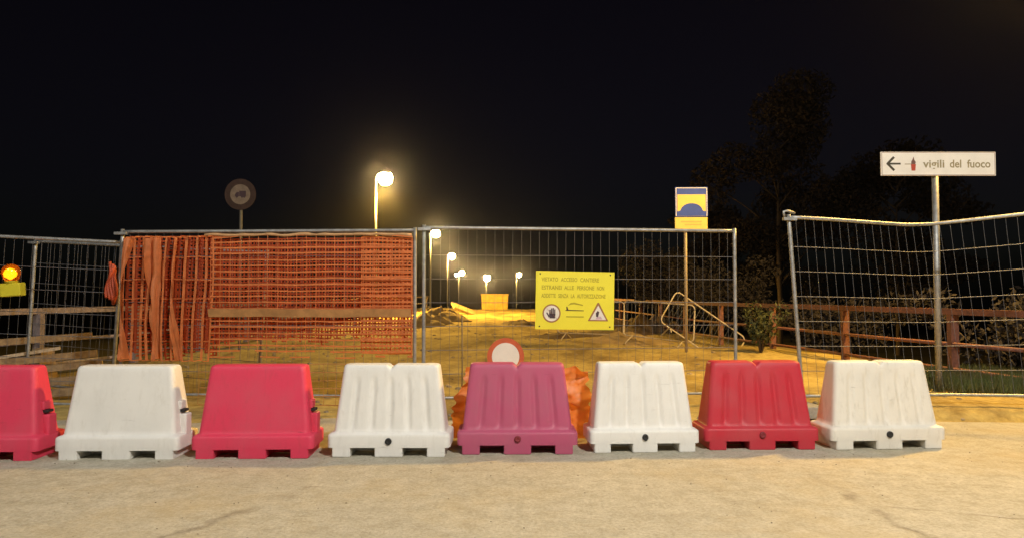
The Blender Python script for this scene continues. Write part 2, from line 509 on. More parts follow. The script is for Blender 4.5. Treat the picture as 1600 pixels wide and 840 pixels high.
SOD = (1.0, .56, .085)
lamps = [
 ((602, 279), 43, 'nearest lit street lamp, tallest in the picture, above the orange netting', 30000, False, .42),
 ((681, 365), 74, 'lit street lamp just right of the paired fence posts, second in the row', 4000, False, .42),
 ((706, 400), 96, 'third lit street lamp of the row, between the fence posts and the yellow skip', 4000, False, .44),
 ((722, 426), 123, 'small far street lamp with two heads at the end of the left row', 2500, True, .42),
 ((761, 433), 136, 'lit street lamp standing right above the yellow skip', 3000, False, .62),
 ((811, 429), 150, 'farthest lamp on the right, a small white light left of the yellow notice', 2500, False, .46),
]
for (p, d, lab, pw, dbl, bw) in lamps:
    h = P(p[0], p[1], d); h.z += .17
    street_lamp(h, height(h.x, d) - .05, lab, pw, SOD, bowl=bw, double=dbl, side=(1 if d != 136 else .3))
# the crossing road in front of the closure has its own lamps, left and right of the photographer
KEY = (1.0, .945, .84)
KEYL = (1.0, .99, .96)
street_lamp((-6.2, 0.6, 8.0), 0.0, 'street lamp at the junction to the left of the viewer', 650, KEYL, 1, group='street lamps at the junction')
street_lamp((3.4, -0.8, 8.0), 0.0, 'street lamp at the junction to the right of the viewer', 3550, KEY, -1, group='street lamps at the junction')
# first lamp of the closed road's right side, beyond the right edge of the picture
street_lamp((8.3, 10.6, 8.0), height(8.85, 10.6)-.05, 'street lamp over the right verge, beyond the buckled fence panel', 4300, SOD, -1, group='street lamps at the junction')

# ------------------------------------------------------------------ plastic road barriers
def outline(w, d, r=.04, nf=72, ns=8, nc=4):
    pts = []
    def arc(cx, cy, a0):
        for k in range(nc+1):
            a = a0 + (math.pi/2)*k/nc
            pts.append((cx + r*math.cos(a), cy + r*math.sin(a), 0))
    hw, hd = w/2, d/2
    arc(-hw+r, -hd+r, math.pi)
    for k in range(1, nf): pts.append((-hw+r + (w-2*r)*k/nf, -hd, 1))
    arc(hw-r, -hd+r, 1.5*math.pi)
    for k in range(1, ns): pts.append((hw, -hd+r + (d-2*r)*k/ns, 0))
    arc(hw-r, hd-r, 0)
    for k in range(1, nf): pts.append((hw-r - (w-2*r)*k/nf, hd, -1))
    arc(-hw+r, hd-r, math.pi/2)
    for k in range(1, ns): pts.append((-hw, hd-r - (d-2*r)*k/ns, 0))
    return pts

def barrier_mesh(name, ribbed, m):
    mb = MB()
    lv = [(.074, 1.0, .425), (.078, 1.0, .425), (.158, 1.0, .425), (.172, .994, .418), (.180, .975, .40), (.186, .93, .355), (.194, .915, .338)]
    zt, wt, dt = .695, .80, .185
    for k in range(1, 19):
        f = k/18; lv.append((.194 + (zt-.194)*f, .915 + (wt-.915)*f, .338 + (dt-.338)*f))
    lv += [(.710, .792, .172), (.718, .776, .156), (.722, .745, .125)]
    for (z, w, d) in lv:
        for (x, y, s) in outline(w, d, min(.04, d*.3)):
            zz = z
            if ribbed and s and .2 < z < .7:
                fade = sm(.20, .235, z) * (1 - sm(.56, .645, z))
                g = 0
                for c in (-.29, -.145, 0, .145, .29):
                    u = abs(x/(w/.86) - c)/.040
                    if u < 1: g = max(g, .5+.5*math.cos(math.pi*u))
                y += s * .017 * g * fade
            if ribbed and z > .66:
                u = abs(x)/.035
                if u < 1: zz -= .028*(1-u) * sm(.64, .72, z)
            mb.v.append((x, y, zz))
    n = len(outline(1, .4))
    for i in range(len(lv)-1):
        for k in range(n):
            a, b = i*n+k, i*n+(k+1) % n
            mb.f.append((a, b, b+n, a+n))
    mb.f.append(tuple(reversed(range(n))))
    e = (len(lv)-1)*n
    # cap: strips between front and back edges
    c0 = len(mb.v); mb.v.append((0, 0, .722 if not ribbed else .700))
    for k in range(n): mb.f.append((e+k, e+(k+1) % n, c0))
    me = bpy.data.meshes.new(name)
    me.from_pydata(mb.v, [], mb.f)
    bm = bmesh.new(); bm.from_mesh(me)
    fb = MB()
    for cx, wd in ((-.385, .145), (0, .225), (.385, .145)):
        fb.box((cx, 0, .046), (wd, .423, .092))
    fb.box((0, .02, .048), (.90, .06, .08))  # added web blocking the open fork pockets so they look dark
    m2 = bpy.data.meshes.new('f'); m2.from_pydata(fb.v, [], fb.f)
    b2 = bmesh.new(); b2.from_mesh(m2)
    bmesh.ops.bevel(b2, geom=b2.edges[:], offset=.005, segments=2, affect='EDGES')
    b2.to_mesh(m2); b2.free()
    bm.from_mesh(m2); bm.to_mesh(me); bm.free(); bpy.data.meshes.remove(m2)
    me.materials.append(m)
    me.polygons.foreach_set('use_smooth', [True]*len(me.polygons))
    try: me.set_sharp_from_angle(angle=R(40))
    except Exception: pass
    return me

def barrier(x, y, rz, m, ribbed, label, pl=None, sx=1.0):
    me = barrier_mesh('road_barrier', ribbed, m)
    o = link(bpy.data.objects.new('road_barrier', me))
    o.location = (x, y, .0); o.rotation_euler = (0, 0, rz); o.scale = (sx, 1, 1)
    tag(o, label, 'road barrier', 'plastic road barriers in a row')
    if ribbed:
        MB().lathe([(.027, 0), (.027, .012), (.019, .016), (.012, .012)], 16, Matrix.Translation((0, -.2115, .125)) @ Matrix.Rotation(R(90), 4, 'X')).build('drain_plug', M['black'] if pl is None else pl, o, True)
    else:
        h = MB(); h.box((.455, .0, .235), (.085, .11, .20)); h.build('coupling_lug', m, o, False, .015)
        h = MB(); h.box((.438, .0, .358), (.075, .085, .022)); h.build('slot_shade_block', M['black'], o, False, .004)  # solid black block standing for the shade in the coupling gap
        h = MB(); h.box((.43, .0, .405), (.05, .11, .07)); h.build('coupling_lug', m, o, False, .012)
    return o

maroon = mat('dark_red_plug', (.20, .02, .03), .6)
rows = [
 (-44, 718, 2, 'red', False, 'red smooth plastic road barrier cut off by the left edge of the picture', None, .98),
 (180, 716, 1.5, 'white', False, 'smooth white plastic road barrier between the two pinkish red ones, left side', None, .965),
 (392, 714, 2.5, 'red', False, 'pinkish red smooth plastic road barrier in front of the orange netting', None, .955),
 (607, 711, 0, 'white', True, 'bright white ribbed road barrier left of the faded magenta one', None, .98),
 (808, 707, 1, 'magenta', True, 'faded magenta ribbed road barrier in front of the round white sign', maroon, .98),
 (1006, 704, 3, 'white', True, 'white ribbed road barrier between the magenta and the deep red one', None, .91),
 (1190, 700, 2, 'deepred', True, 'deep red ribbed road barrier, last coloured one on the right', maroon, .97),
 (1387, 699, 4, 'white_old', True, 'cream white ribbed road barrier at the right end of the row', None, 1.0),
]
for (px, py, rz, mm, rib, lab, pl, sx) in rows:
    d = H*F/(py-HOR)
    p = P(px, py, d)
    barrier(p.x, d+.205, R(rz), M[mm], rib, lab, pl, sx)

# ------------------------------------------------------------------ fence panels
def fence_panel(a, b, label, lean=0.0, hgt=2.03, roll=0.0, bend=None, clip=True, zoff=0.0, back=0.0):
    """wire site-fence panel from ground point a to b; bend(u, v) adds a displacement of the panel in its own axes"""
    a, b = Vector((*a, 0)), Vector((*b, 0))
    L = (b-a).length
    t = empty('wire_fence', (a.x, a.y, zoff), math.atan2(b.y-a.y, b.x-a.x))
    t.rotation_euler = (lean, roll, math.atan2(b.y-a.y, b.x-a.x))
    f = bend or (lambda u, v: (0, 0, 0))
    def q(x, z, y=0):
        d = f(x/L, z/hgt); return (x + d[0], y + d[1], z + d[2])
    def line(x0, z0, x1, z1, k=14, y=0):
        return [q(x0+(x1-x0)*i/k, z0+(z1-z0)*i/k, y) for i in range(k+1)]
    for x in (.02, L-.02):
        MB().tube(line(x, 0.02, x, hgt), .021, 10).build('post', M['galv'], t, True)
    MB().tube(line(.02, hgt-.03, L-.02, hgt-.03, 24), .019, 10).build('top_rail', M['galv'], t, True)
    MB().tube(line(.02, .16, L-.02, .16, 24), .017, 8).build('bottom_rail', M['galv'], t, True)
    w = MB()
    nv = int(round(L/.10))
    for i in range(1, nv):
        x = L*i/nv
        w.tube(line(x, .15, x, hgt-.03, 10, .012), .0017, 4, False)
    tag(w.build('wire_mesh', M['wiredark'], t, True), kind='stuff')
    w = MB()
    for z in (.42, .68, .94, 1.20, 1.46, 1.72):
        w.tube(line(.02, z, L-.02, z, 24, -.004), .0036, 5, False)
    tag(w.build('horizontal_wires', M['wire'], t, True), kind='stuff')
    if clip:
        MB().bar(q(-.05, hgt-.05, -.03), q(.09, hgt-.05, -.03), .05, .03).build('coupling_clip', M['galv'], t)
    return tag(t, label, 'wire fence', 'wire fence panels closing the road')

def foot(x, y, z, rz, label):
    o = MB().box((0, 0, .06), (.22, .66, .12)).build('concrete_block', M['concrete'], None, False, .02)
    o.location = (x, y, z); o.rotation_euler = (0, 0, rz)
    return tag(o, label, 'concrete block', 'concrete blocks under the fence')

CA, CB = (-4.47, 8.45), (-1.06, 8.24)
DA, DB = (-.985, 8.10), (2.60, 8.56)
fence_panel(CA, CB, 'wire fence panel carrying the orange safety netting', lean=R(.5))
fence_panel(DA, DB, 'wire fence panel carrying the yellow warning notice', hgt=2.05)
fence_panel((-8.05, 8.30), (-4.63, 8.62), 'bare wire fence panel with the amber lamp, at the left edge', roll=R(2.6), zoff=-.0, hgt=2.08)
fence_panel((-6.32, 9.62), (-3.05, 8.95), 'second wire fence panel set back behind the bare one on the left', roll=R(3.2), hgt=2.03, zoff=-.02)
def buckle(u, v):
    s = max(0, 1-abs(u-.50)/.5)
    k = s*s*(3-2*s)*.4 + s*.6
    return (.10*(1-v)*(1-u) - .03*v, .50*k*(.35+.65*v), -.055*k*v + .13*max(0, u-.42)/.58*v)
fence_panel((2.93, 7.78), (6.35, 7.60), 'buckled wire fence panel on the raised verge at the right', bend=buckle, hgt=2.06, zoff=.07)
# loose hook at the top of the buckled panel
MB().tube([(2.86, 7.74, 2.10), (2.85, 7.74, 2.155), (2.90, 7.75, 2.165), (2.98, 7.77, 2.14)], .013, 8)\
    .build('steel_hook', M['galv'], None, True)
tag(bpy.data.objects['steel_hook'], 'small bent steel hook on the top corner of the buckled fence panel', 'hook')
for i, (x, y, z, rz, lab) in enumerate((
    (-4.53, 8.52, .0, 0, 'concrete foot under the left post of the netting panel'),
    (-1.02, 8.17, .0, 0, 'concrete foot under the paired posts in the middle'),
    (2.60, 8.56, .0, .1, 'concrete foot under the right post of the notice panel'),
    (3.03, 7.80, .06, .1, 'concrete foot under the left post of the buckled panel'))):
    foot(x, y, z-.02, rz, lab)

# ------------------------------------------------------------------ orange safety netting
def translucent(m, col, f):
    nt = m.node_tree; b = nt.nodes['Principled BSDF']
    t = nt.nodes.new('ShaderNodeBsdfTranslucent'); t.inputs['Color'].default_value = (*col, 1)
    x = nt.nodes.new('ShaderNodeMixShader'); x.inputs[0].default_value = f
    nt.links.new(b.outputs[0], x.inputs[1]); nt.links.new(t.outputs[0], x.inputs[2])
    nt.links.new(x.outputs[0], nt.nodes['Material Output'].inputs['Surface'])
translucent(M['net'], (.85, .30, .06), .3)
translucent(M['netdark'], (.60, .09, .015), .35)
translucent(M['sheet'], (.9, .35, .08), .25)
def net_strands(fn, u0, u1, v0, v1, du, dv, wu, wv, ku=40, kv=26, jit=0.0, hole=None):
    """flat plastic strands of a net laid on the surface fn(u, v)"""
    mb = MB()
    def strip(pts, wdir, w):
        for p, r in zip(pts, pts[1:]):
            if hole and hole(p): continue
            d = Vector(wdir)*w*.5
            a, b = Vector(p), Vector(r)
            mb.quad(a-d, b-d, b+d, a+d)
    n = int((v1-v0)/dv)
    for j in range(n+1):
        v = v0 + (v1-v0)*j/n + random.uniform(-jit, jit)
        strip([fn(u0+(u1-u0)*i/ku, v) for i in range(ku+1)], (0, 0, 1), wv*random.uniform(.8, 1.25))
    n = int((u1-u0)/du)
    for i in range(n+1):
        u = u0 + (u1-u0)*i/n + random.uniform(-jit, jit)
        strip([fn(u, v0+(v1-v0)*j/kv) for j in range(kv+1)], (1, 0, 0), wu*random.uniform(.8, 1.25))
    return mb

def cpt(u, z, y):      # point on the netting panel, u metres from its left post
    k = u/3.416
    return (CA[0]+(CB[0]-CA[0])*k, CA[1]+(CB[1]-CA[1])*k + y, z)

def right_net(off, amp, seed):
    def fn(u, v):
        sag = .012*noise.noise(Vector((u*2.2, v*2.0, seed)))
        y = -.055 + off + amp*noise.noise(Vector((u*1.5, v*5, seed+4)))
        if v > 1.85: sag -= .035*max(0, math.sin(u*2.1))*(v-1.85)/.1
        return cpt(u, v+sag, y)
    return fn
def torn(p):
    x, y, z = p
    return z < .74 + .04*(x+3.4) + .12*noise.noise(Vector((x*2.5, 0, 7))) + .05*noise.noise(Vector((x*11, 0, 4)))
def frayed(p):
    x, y, z = p
    return z < .60 + .14*noise.noise(Vector((x*3.5, 0, 5)))
t = empty('safety_net', (0, 0, 0))
net_strands(right_net(0, .02, 1.0), 1.08, 3.37, .52, 1.95, .105, .066, .006, .018, jit=.006, hole=frayed).build('front_layer', M['net'], t)
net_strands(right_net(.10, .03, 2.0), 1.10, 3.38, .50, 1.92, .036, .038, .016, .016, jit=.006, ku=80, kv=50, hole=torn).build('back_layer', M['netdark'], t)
net_strands(right_net(.03, .02, 6.0), 2.80, 3.36, .48, 1.93, .045, .040, .016, .018, jit=.004, hole=frayed).build('doubled_edge', M['net'], t)
mb = MB(); fn = right_net(-.012, .015, 1.0)
for k in range(50):
    u, u2 = 1.06+2.30*k/50, 1.06+2.30*(k+1)/50
    h = .045
    a, b = fn(u, 1.085), fn(u2, 1.085)
    mb.quad((a[0], a[1], a[2]-h), (b[0], b[1], b[2]-h), (b[0], b[1]-.02, b[2]+h), (a[0], a[1]-.02, a[2]+h))
mb.build('solid_band', mat('tan_net_band', (.52, .27, .10), .6, var=.3, scale=7), t)
net_strands(right_net(.02, .03, 9.0), .95, 3.37, .06, .52, .14, .085, .005, .010, jit=.01).build('lower_fringe', mat('dusty_netting', (.52, .24, .07), .7, var=.3, scale=7), t)
mb = MB()
for k in range(60):     # rolled top hem, tied over the rail
    pass
mb.tube([cpt(1.0+2.36*k/46, 1.955 + .02*noise.noise(Vector((k*.25, 0, 3))), -.05) for k in range(47)], [.016+.008*noise.noise(Vector((k*.5, 1, 3))) for k in range(47)], 7)
mb.build('rolled_hem', mat('pale_net_hem', (.62, .36, .17), .6, var=.3, scale=9), t, True)
tag(t, 'taut orange safety net with horizontal strands between the middle fence posts and the gathered net', 'safety net')

def left_fn(off, amp, seed):
    def fn(u, v):
        g = .20*math.sin(u*52 + .9*math.sin(v*1.7) + 2.2*noise.noise(Vector((u*2, v*.7, 1)))) + .08*noise.noise(Vector((u*6, v*1.2, seed)))
        uu = u + .022*math.sin(v*2.3 + u*4) + .018*noise.noise(Vector((u*3, v*1.6, 2))) - .05*(1.2-v)*(1.1-u)
        return cpt(uu, v + .01*noise.noise(Vector((u*5, v*3, seed))), -.06 + off + amp*g)
    return fn
t = empty('safety_net', (0, 0, 0))
net_strands(left_fn(0, .25, 1.0), .05, 1.08, .54, 1.93, .095, .22, .026, .009, ku=60, kv=40, jit=.012).build('front_folds', M['net'], t)
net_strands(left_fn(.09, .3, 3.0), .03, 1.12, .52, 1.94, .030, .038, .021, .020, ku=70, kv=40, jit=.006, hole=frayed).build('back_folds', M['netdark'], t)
mb = MB(); f0 = left_fn(-.02, .3, 5.0)
for s, (ua, wd) in enumerate(((.44, .16), (.70, .05), (.10, .09))):
    nn = 44; cols = 6
    base = len(mb.v)
    for j in range(nn+1):
        v = .56 + 1.36*j/nn
        tw = .035 + (wd-.035)*abs(math.cos(v*1.9 + s*1.1))
        for i in range(cols+1):
            q = f0(ua + tw*(i/cols-.5) + .05*math.sin(v*2.3+s), v)
            mb.v.append((q[0], q[1] - .025*math.sin(i*2.2+v*6), q[2]))
    for j in range(nn):
        for i in range(cols):
            a = base+j*(cols+1)+i
            mb.f.append((a, a+1, a+cols+2, a+cols+1))
mb.build('gathered_fold', M['net'], t, True)
tag(t, 'gathered orange safety net hanging in vertical folds beside the left post', 'safety net')
# net scrap on the neighbouring post
mb = MB()
for k in range(5):
    x0 = -4.66 + .02*k; 
    mb.tube([(x0+.03*math.sin(j*.9+k) - .012*j*.3, 8.56 - .02*math.sin(j+k), 1.66-.058*j - .02*k) for j in range(8)], [.018]*8, 5)
tag(mb.build('net_scrap', mat('red_orange_scrap', (.55, .09, .035), .6, var=.3), None, True), 'small scrap of red orange net tied to the leaning fence post', 'net scrap')

# ------------------------------------------------------------------ yellow notice on the fence
ang = math.atan2(DB[1]-DA[1], DB[0]-DA[0])
def on_d(px, py, y=-.045):
    # intersection of the picture ray with the notice panel's plane
    d = 8.3
    for _ in range(6):
        p = P(px, py, d); d = DA[1] + (p.x-DA[0])*(DB[1]-DA[1])/(DB[0]-DA[0])
    return P(px, py, d + y)
c = on_d(898.5, 469)
w_, h_ = .895, .645
t = empty('warning_notice', c, ang); t.rotation_euler = (0, R(1.0), ang)
MB().box((0, 0, 0), (w_, .006, h_)).build('board', M['signyellow'], t)
Y = -.0045
for i, (s, wd, z) in enumerate((('VIETATO ACCESSO CANTIERE', .655, .228), ('ESTRANEI ALLE PERSONE NON', .715, .138), ('ADDETTE SENZA LA AUTORIZZAZIONE', .735, .048))):
    xw = -w_/2+.065; wpc = wd/(len(s)+.0)
    for word in s.split():
        text_part('lettering', word, .062, M['ink'], t, xw, z, Y, wpc*(len(word)-.15))
        xw += wpc*(len(word)+1)
cx, cz = -.265, -.145
MB().prism(disc_poly(cx, cz, .103), Y-.001, Y).build('prohibition_ring', M['brownline'], t)
MB().prism(disc_poly(cx, cz, .087), Y-.002, Y-.001).build('prohibition_field', M['signwhite'], t)
hand = MB()
hand.prism([(cx-.022, cz-.055), (cx+.038, cz-.055), (cx+.045, cz-.005), (cx-.03, cz+.0), ], Y-.003, Y-.002)
for k, (dx, l) in enumerate(((-.024, .040), (-.006, .056), (.012, .06), (.03, .046))):
    hand.prism([(cx+dx-.002, cz-.01), (cx+dx+.012, cz-.01), (cx+dx+.013, cz+l), (cx+dx-.001, cz+l)], Y-.003, Y-.0021)
hand.prism([(cx-.022, cz-.03), (cx-.05, cz+.012), (cx-.062, cz+.006), (cx-.03, cz-.05)], Y-.003, Y-.0022)
hand.build('hand_symbol', M['symbol'], t)
MB().bar((cx-.058, Y-.0035, cz+.058), (cx+.058, Y-.0035, cz-.058), .001, .016, up=(0, 1, 0)).build('prohibition_bar', M['brownline'], t)
cx, cz = .265, -.195
MB().prism([(cx-.118, cz-.03), (cx+.118, cz-.03), (cx+.008, cz+.175), (cx-.008, cz+.175)], Y-.001, Y).build('warning_border', M['brownline'], t)
MB().prism([(cx-.092, cz-.016), (cx+.092, cz-.016), (cx, cz+.146)], Y-.002, Y-.001).build('warning_field', M['signwhite'], t)
MB().prism([(cx-.024, cz+.02), (cx-.002, cz+.012), (cx+.012, cz+.07), (cx-.006, cz+.085), (cx-.026, cz+.06)], Y-.003, Y-.002).build('figure_symbol', M['symbol'], t)
MB().prism([(cx-.03, cz-.010), (cx+.05, cz-.010), (cx+.03, cz+.022), (cx-.01, cz+.02)], Y-.003, Y-.002).build('rubble_symbol', M['pinkish'], t)
lg = MB(); cx, cz = 0, -.115
lg.prism([(cx-.115, cz), (cx+.10, cz), (cx+.10, cz+.008), (cx-.075, cz+.012), (cx-.088, cz+.048), (cx-.100, cz+.045), (cx-.097, cz+.014)], Y-.001, Y)
lg.build('logo_line', M['inkdark'], t)
lg = MB(); lg.prism([(cx-.085, cz+.055), (cx-.05, cz+.088), (cx-.01, cz+.094), (cx+.09, cz+.070), (cx+.09, cz+.058), (cx-.01, cz+.076), (cx-.05, cz+.070)], Y-.001, Y)
lg.build('logo_curve', M['ink'], t)
MB().box((cx, Y, cz-.065), (.20, .0008, .012)).build('logo_caption', M['ink'], t)
for dx in (-.40, .40):
    for dz in (-.29, .29):
        MB().lathe([(.008, 0), (.008, .004), (.004, .007)], 10, Matrix.Translation((dx, Y, dz)) @ Matrix.Rotation(R(90), 4, 'X')).build('cable_tie', M['black'], t)
tag(t, 'yellow rectangular warning notice with prohibition ring and warning triangle on the fence', 'notice')

# ------------------------------------------------------------------ road signs
def pole_part(t, h, r, m, z0=-.1):
    return MB().tube([(0, .035, z0), (0, .035, h)], r, 12).build('pole', m, t, True)

# direction sign
d = 9.0
b = P(1470, 612, d)
t = empty('direction_sign', (b.x, d, height(b.x, d)))
g = t.location.z
cc = P(1469, 257, d); zc = cc.z - g
pole_part(t, zc+.10, .038, M['galv'])
sw, sh = 1.40, .292
o = MB().box((0, -.03, zc), (sw, .02, sh)).build('panel', M['signwhite'], t, False, .004)
for dz in (-.08, .08): MB().box((0, .0, zc+dz), (.11, .05, .03)).build('bracket', M['galv'], t)
Y = -.0412
fr = MB()
for dz in (-1, 1): fr.box((0, Y, zc+dz*(sh/2-.008)), (sw-.02, .001, .007))
for dx in (-1, 1): fr.box((dx*(sw/2-.012), Y, zc), (.007, .001, sh-.024))
fr.build('border_line', mat('dull_border', (.35, .25, .2), .6), t)
ink = mat('sign_black_ink', (.06, .05, .03), .6)
ar = MB()
x0 = -sw/2+.075
ar.bar((x0+.005, Y, zc), (x0+.165, Y, zc), .022, .001, up=(0, 1, 0))
ar.bar((x0, Y-.0006, zc-.006), (x0+.085, Y-.0006, zc+.082), .028, .001, up=(0, 1, 0))
ar.bar((x0, Y-.0012, zc+.006), (x0+.085, Y-.0012, zc-.082), .028, .001, up=(0, 1, 0))
ar.build('arrow', ink, t)
x1 = -sw/2+.395
MB().prism([(x1-.028, zc-.005), (x1+.022, zc-.005), (x1+.030, zc+.02), (x1+.012, zc+.045), (x1+.004, zc+.085), (x1-.012, zc+.05), (x1-.024, zc+.03)], Y-.001, Y).build('emblem_flame', mat('emblem_brown', (.16, .08, .06), .6), t)
MB().prism([(x1-.024, zc-.085), (x1+.022, zc-.085), (x1+.03, zc-.006), (x1-.03, zc-.006)], Y-.001, Y).build('emblem_body', mat('emblem_red', (.42, .06, .03), .6), t)
MB().bar((x1-.105, Y, zc-.004), (x1-.03, Y, zc-.004), .012, .001, up=(0, 1, 0)).build('emblem_ladder', mat('emblem_grey', (.40, .33, .25), .6), t)
wl = mat('worn_sign_letters', (.30, .25, .13), .6)
for word, xa, xb in (('vigili', .515, .775), ('del', .835, .975), ('fuoco', 1.05, 1.335)):
    text_part('lettering', word, .135, wl, t, -sw/2+xa, zc-.005, Y, xb-xa)
tag(t, 'white direction sign with left arrow on a tall grey pole at the right', 'direction sign')

# speed-bump sign
d = 15.0
b = P(1073, 545, d)
t = empty('speed_bump_sign', (b.x, d, height(b.x, d)), R(-2))
g = t.location.z
top = P(1080, 293, d).z - g; bot = P(1080, 361, d).z - g
cx = P(1080, 325, d).x - b.x
pole_part(t, top-.12, .032, mat('ochre_pole', (.50, .40, .25), .5, .2, var=.25))
wd = .655; mid = bot + .285
tp = MB().box((cx, -.02, (mid+top)/2), (wd, .02, top-mid)).build('upper_panel', M['blue'], t, False, .004)
Y = -.0306
zt_ = top - .15
MB().prism([(cx-.285, mid+.02), (cx+.285, mid+.02), (cx+.285, zt_), (cx-.285, zt_)], Y-.001, Y).build('yellow_field', M['bumpyellow'], t)
fr = MB()
for dx in (-1, 1): fr.box((cx+dx*(wd/2-.018), Y, (mid+top)/2), (.014, .001, top-mid-.03))
fr.box((cx, Y, top-.016), (wd-.05, .001, .014))
fr.build('white_border', M['signwhite'], t)
hump = [(cx-.285, mid+.022), (cx+.285, mid+.022), (cx+.285, mid+.11), (cx+.235, mid+.12)]
for k in range(15):
    a = math.pi*(k+1)/16
    hump.append((cx+.225*math.cos(a), mid+.11+.165*math.sin(a)))
hump += [(cx-.235, mid+.12), (cx-.285, mid+.11)]
MB().prism(hump, Y-.002, Y-.001).build('hump_symbol', M['blue'], t)
MB().box((cx-.008, -.02, bot+.138), (wd, .018, .275)).build('lower_panel', M['bumpyellow'], t, False, .004)
fl = mat('worn_blue_grey_marks', (.62, .42, .12), .6)
MB().box((cx-.008, -.0298, bot+.185), (.42, .001, .028)).build('worn_text_line', fl, t)
MB().box((cx+.03, -.0298, bot+.125), (.34, .001, .026)).build('worn_text_line', fl, t)
tag(t, 'yellow and blue speed bump sign on a thin pole behind the notice panel', 'road sign')

# no-lorries sign
d = 15.8
b = P(373, 540, d)
t = empty('lorry_ban_sign', (b.x, d, height(b.x, d)))
g = t.location.z
zc = P(372, 304, d).z - g
pole_part(t, zc-.1, .03, M['pole'])
MB().prism(disc_poly(0, zc, .335, 36), -.02, -.002).build('disc', M['dimlit_red'], t)
MB().prism(disc_poly(0, zc, .215, 36), -.0225, -.0205).build('inner_field', M['dimlit_white'], t)
tr = MB()
tr.prism([(-.02, zc-.045), (.125, zc-.045), (.125, zc+.075), (-.02, zc+.075)], -.025, -.023)
tr.prism([(-.11, zc-.045), (-.026, zc-.045), (-.026, zc+.05), (-.07, zc+.05), (-.11, zc+.0)], -.025, -.023)
for wx in (-.07, .04, .09): tr.prism(disc_poly(wx, zc-.05, .026, 12), -.0256, -.0252)
tr.build('lorry_symbol', M['symbol'], t)
tag(t, 'dim round lorry ban sign on a pole above the orange netting', 'road sign')

# round no-transit sign on a folding stand
d = 7.85
c = P(790, 556, d)
t = empty('no_transit_sign', (c.x, d, height(c.x, d)), R(1))
g = t.location.z; zc = c.z - g
MB().prism(disc_poly(0, zc, .195, 40), -.02, -.004).build('disc', M['signred'], t)
MB().prism(disc_poly(0, zc, .145, 40), -.0225, -.0205).build('inner_field', M['signwhite'], t)
for dx in (-1, 1):
    MB().tube([(dx*.12, .01, zc+.05), (dx*.22, -.04, -.02)], .012, 8).build('leg', M['galv'], t, True)
    MB().tube([(dx*.10, .02, zc+.05), (dx*.20, .22, -.02)], .012, 8).build('leg', M['galv'], t, True)
MB().tube([(-.19, -.02, zc*.35), (.19, -.02, zc*.35)], .010, 8).build('cross_bar', M['galv'], t, True)
tag(t, 'round white sign with orange red border peeking over the magenta barrier', 'road sign')

# thin iron stake with a rag-coloured tip
d = 8.7
a = P(722, 492, d)
o = MB().tube([(0, 0, -.05), (.004, 0, .5), (0, 0, a.z)], .009, 8).build('iron_stake', mat('dusty_iron', (.22, .16, .08), .8), None, True)
o.location = (a.x, d, 0)
tag(o, 'thin upright iron stake just right of the paired fence posts', 'stake')

# orange sheet bunched behind the magenta barrier
d0 = 6.62
def sheet(xa, xb, za, zb, seed, lean, amp):
    mb = MB(); nu, nv = 34, 46
    for j in range(nv+1):
        v = j/nv
        for i in range(nu+1):
            u = i/nu
            x = xa + (xb-xa)*u; z = za + (zb-za)*v
            nn = noise.fractal(Vector((x*5, z*4.5, seed)), 1.0, 2.2, 4)
            rg = abs(noise.noise(Vector((x*8+2*z, z*7-x*3, seed+5))))
            e = (.055*noise.noise(Vector((z*9, seed, 2))) + .03*noise.noise(Vector((z*25, seed, 3))))
            mb.v.append((x + lean*v + e*(u-.5)*2 + .03*nn, d0 + .05*math.sin(x*9)+ amp*nn*1.4 - .08*rg, max(.012, z + .05*nn*v)))
    for j in range(nv):
        for i in range(nu):
            a = j*(nu+1)+i
            mb.f.append((a, a+1, a+nu+2, a+nu+1))
    return mb
o = sheet(-.60, .74, .02, .64, 3.0, 0, .07)
# narrower towards the top on the left, wide on the right
o.v = [(x + (max(0, .25-x)*.24*z/.66 if x < .25 else -max(0, x-.45)*.25*z/.66), y, z) for (x, y, z) in o.v]
o = o.build('plastic_sheet', M['sheet'], None, True)
tag(o, 'crumpled orange plastic sheet bunched behind the magenta barrier', 'plastic sheet')

# ------------------------------------------------------------------ amber warning lamp
c = P(20, 452, 8.22)
t = empty('warning_lamp', c, R(-3)); t.rotation_euler = (0, R(-4), R(-3))
MB().box((0, 0, 0), (.235, .10, .145)).build('battery_case', M['battery'], t, False, .012)
MB().tube([(0, .06, -.05), (0, .06, .11)], .012, 8).build('hanger', M['galv'], t, True)
MB().lathe([(.062, .07), (.062, .09), (.075, .095)], 20, Matrix.Translation((-.012, 0, 0))).build('collar', M['battery'], t, True)
MB().lathe([(.05, -.094), (.078, -.06), (.095, 0), (.090, .04), (.065, .078), (.03, .095), (.008, .098)], 28, Matrix.Translation((-.012, 0, .185))).build('amber_lens', M['amber'], t, True)
MB().lathe([(.01, -.045), (.042, -.02), (.048, .01), (.03, .04), (.006, .05)], 16, Matrix.Translation((-.012, -.01, .175))).build('lit_bulb', M['amberbulb'], t, True)
tag(t, 'lit amber warning lamp with yellow battery case on the left fence', 'warning lamp')

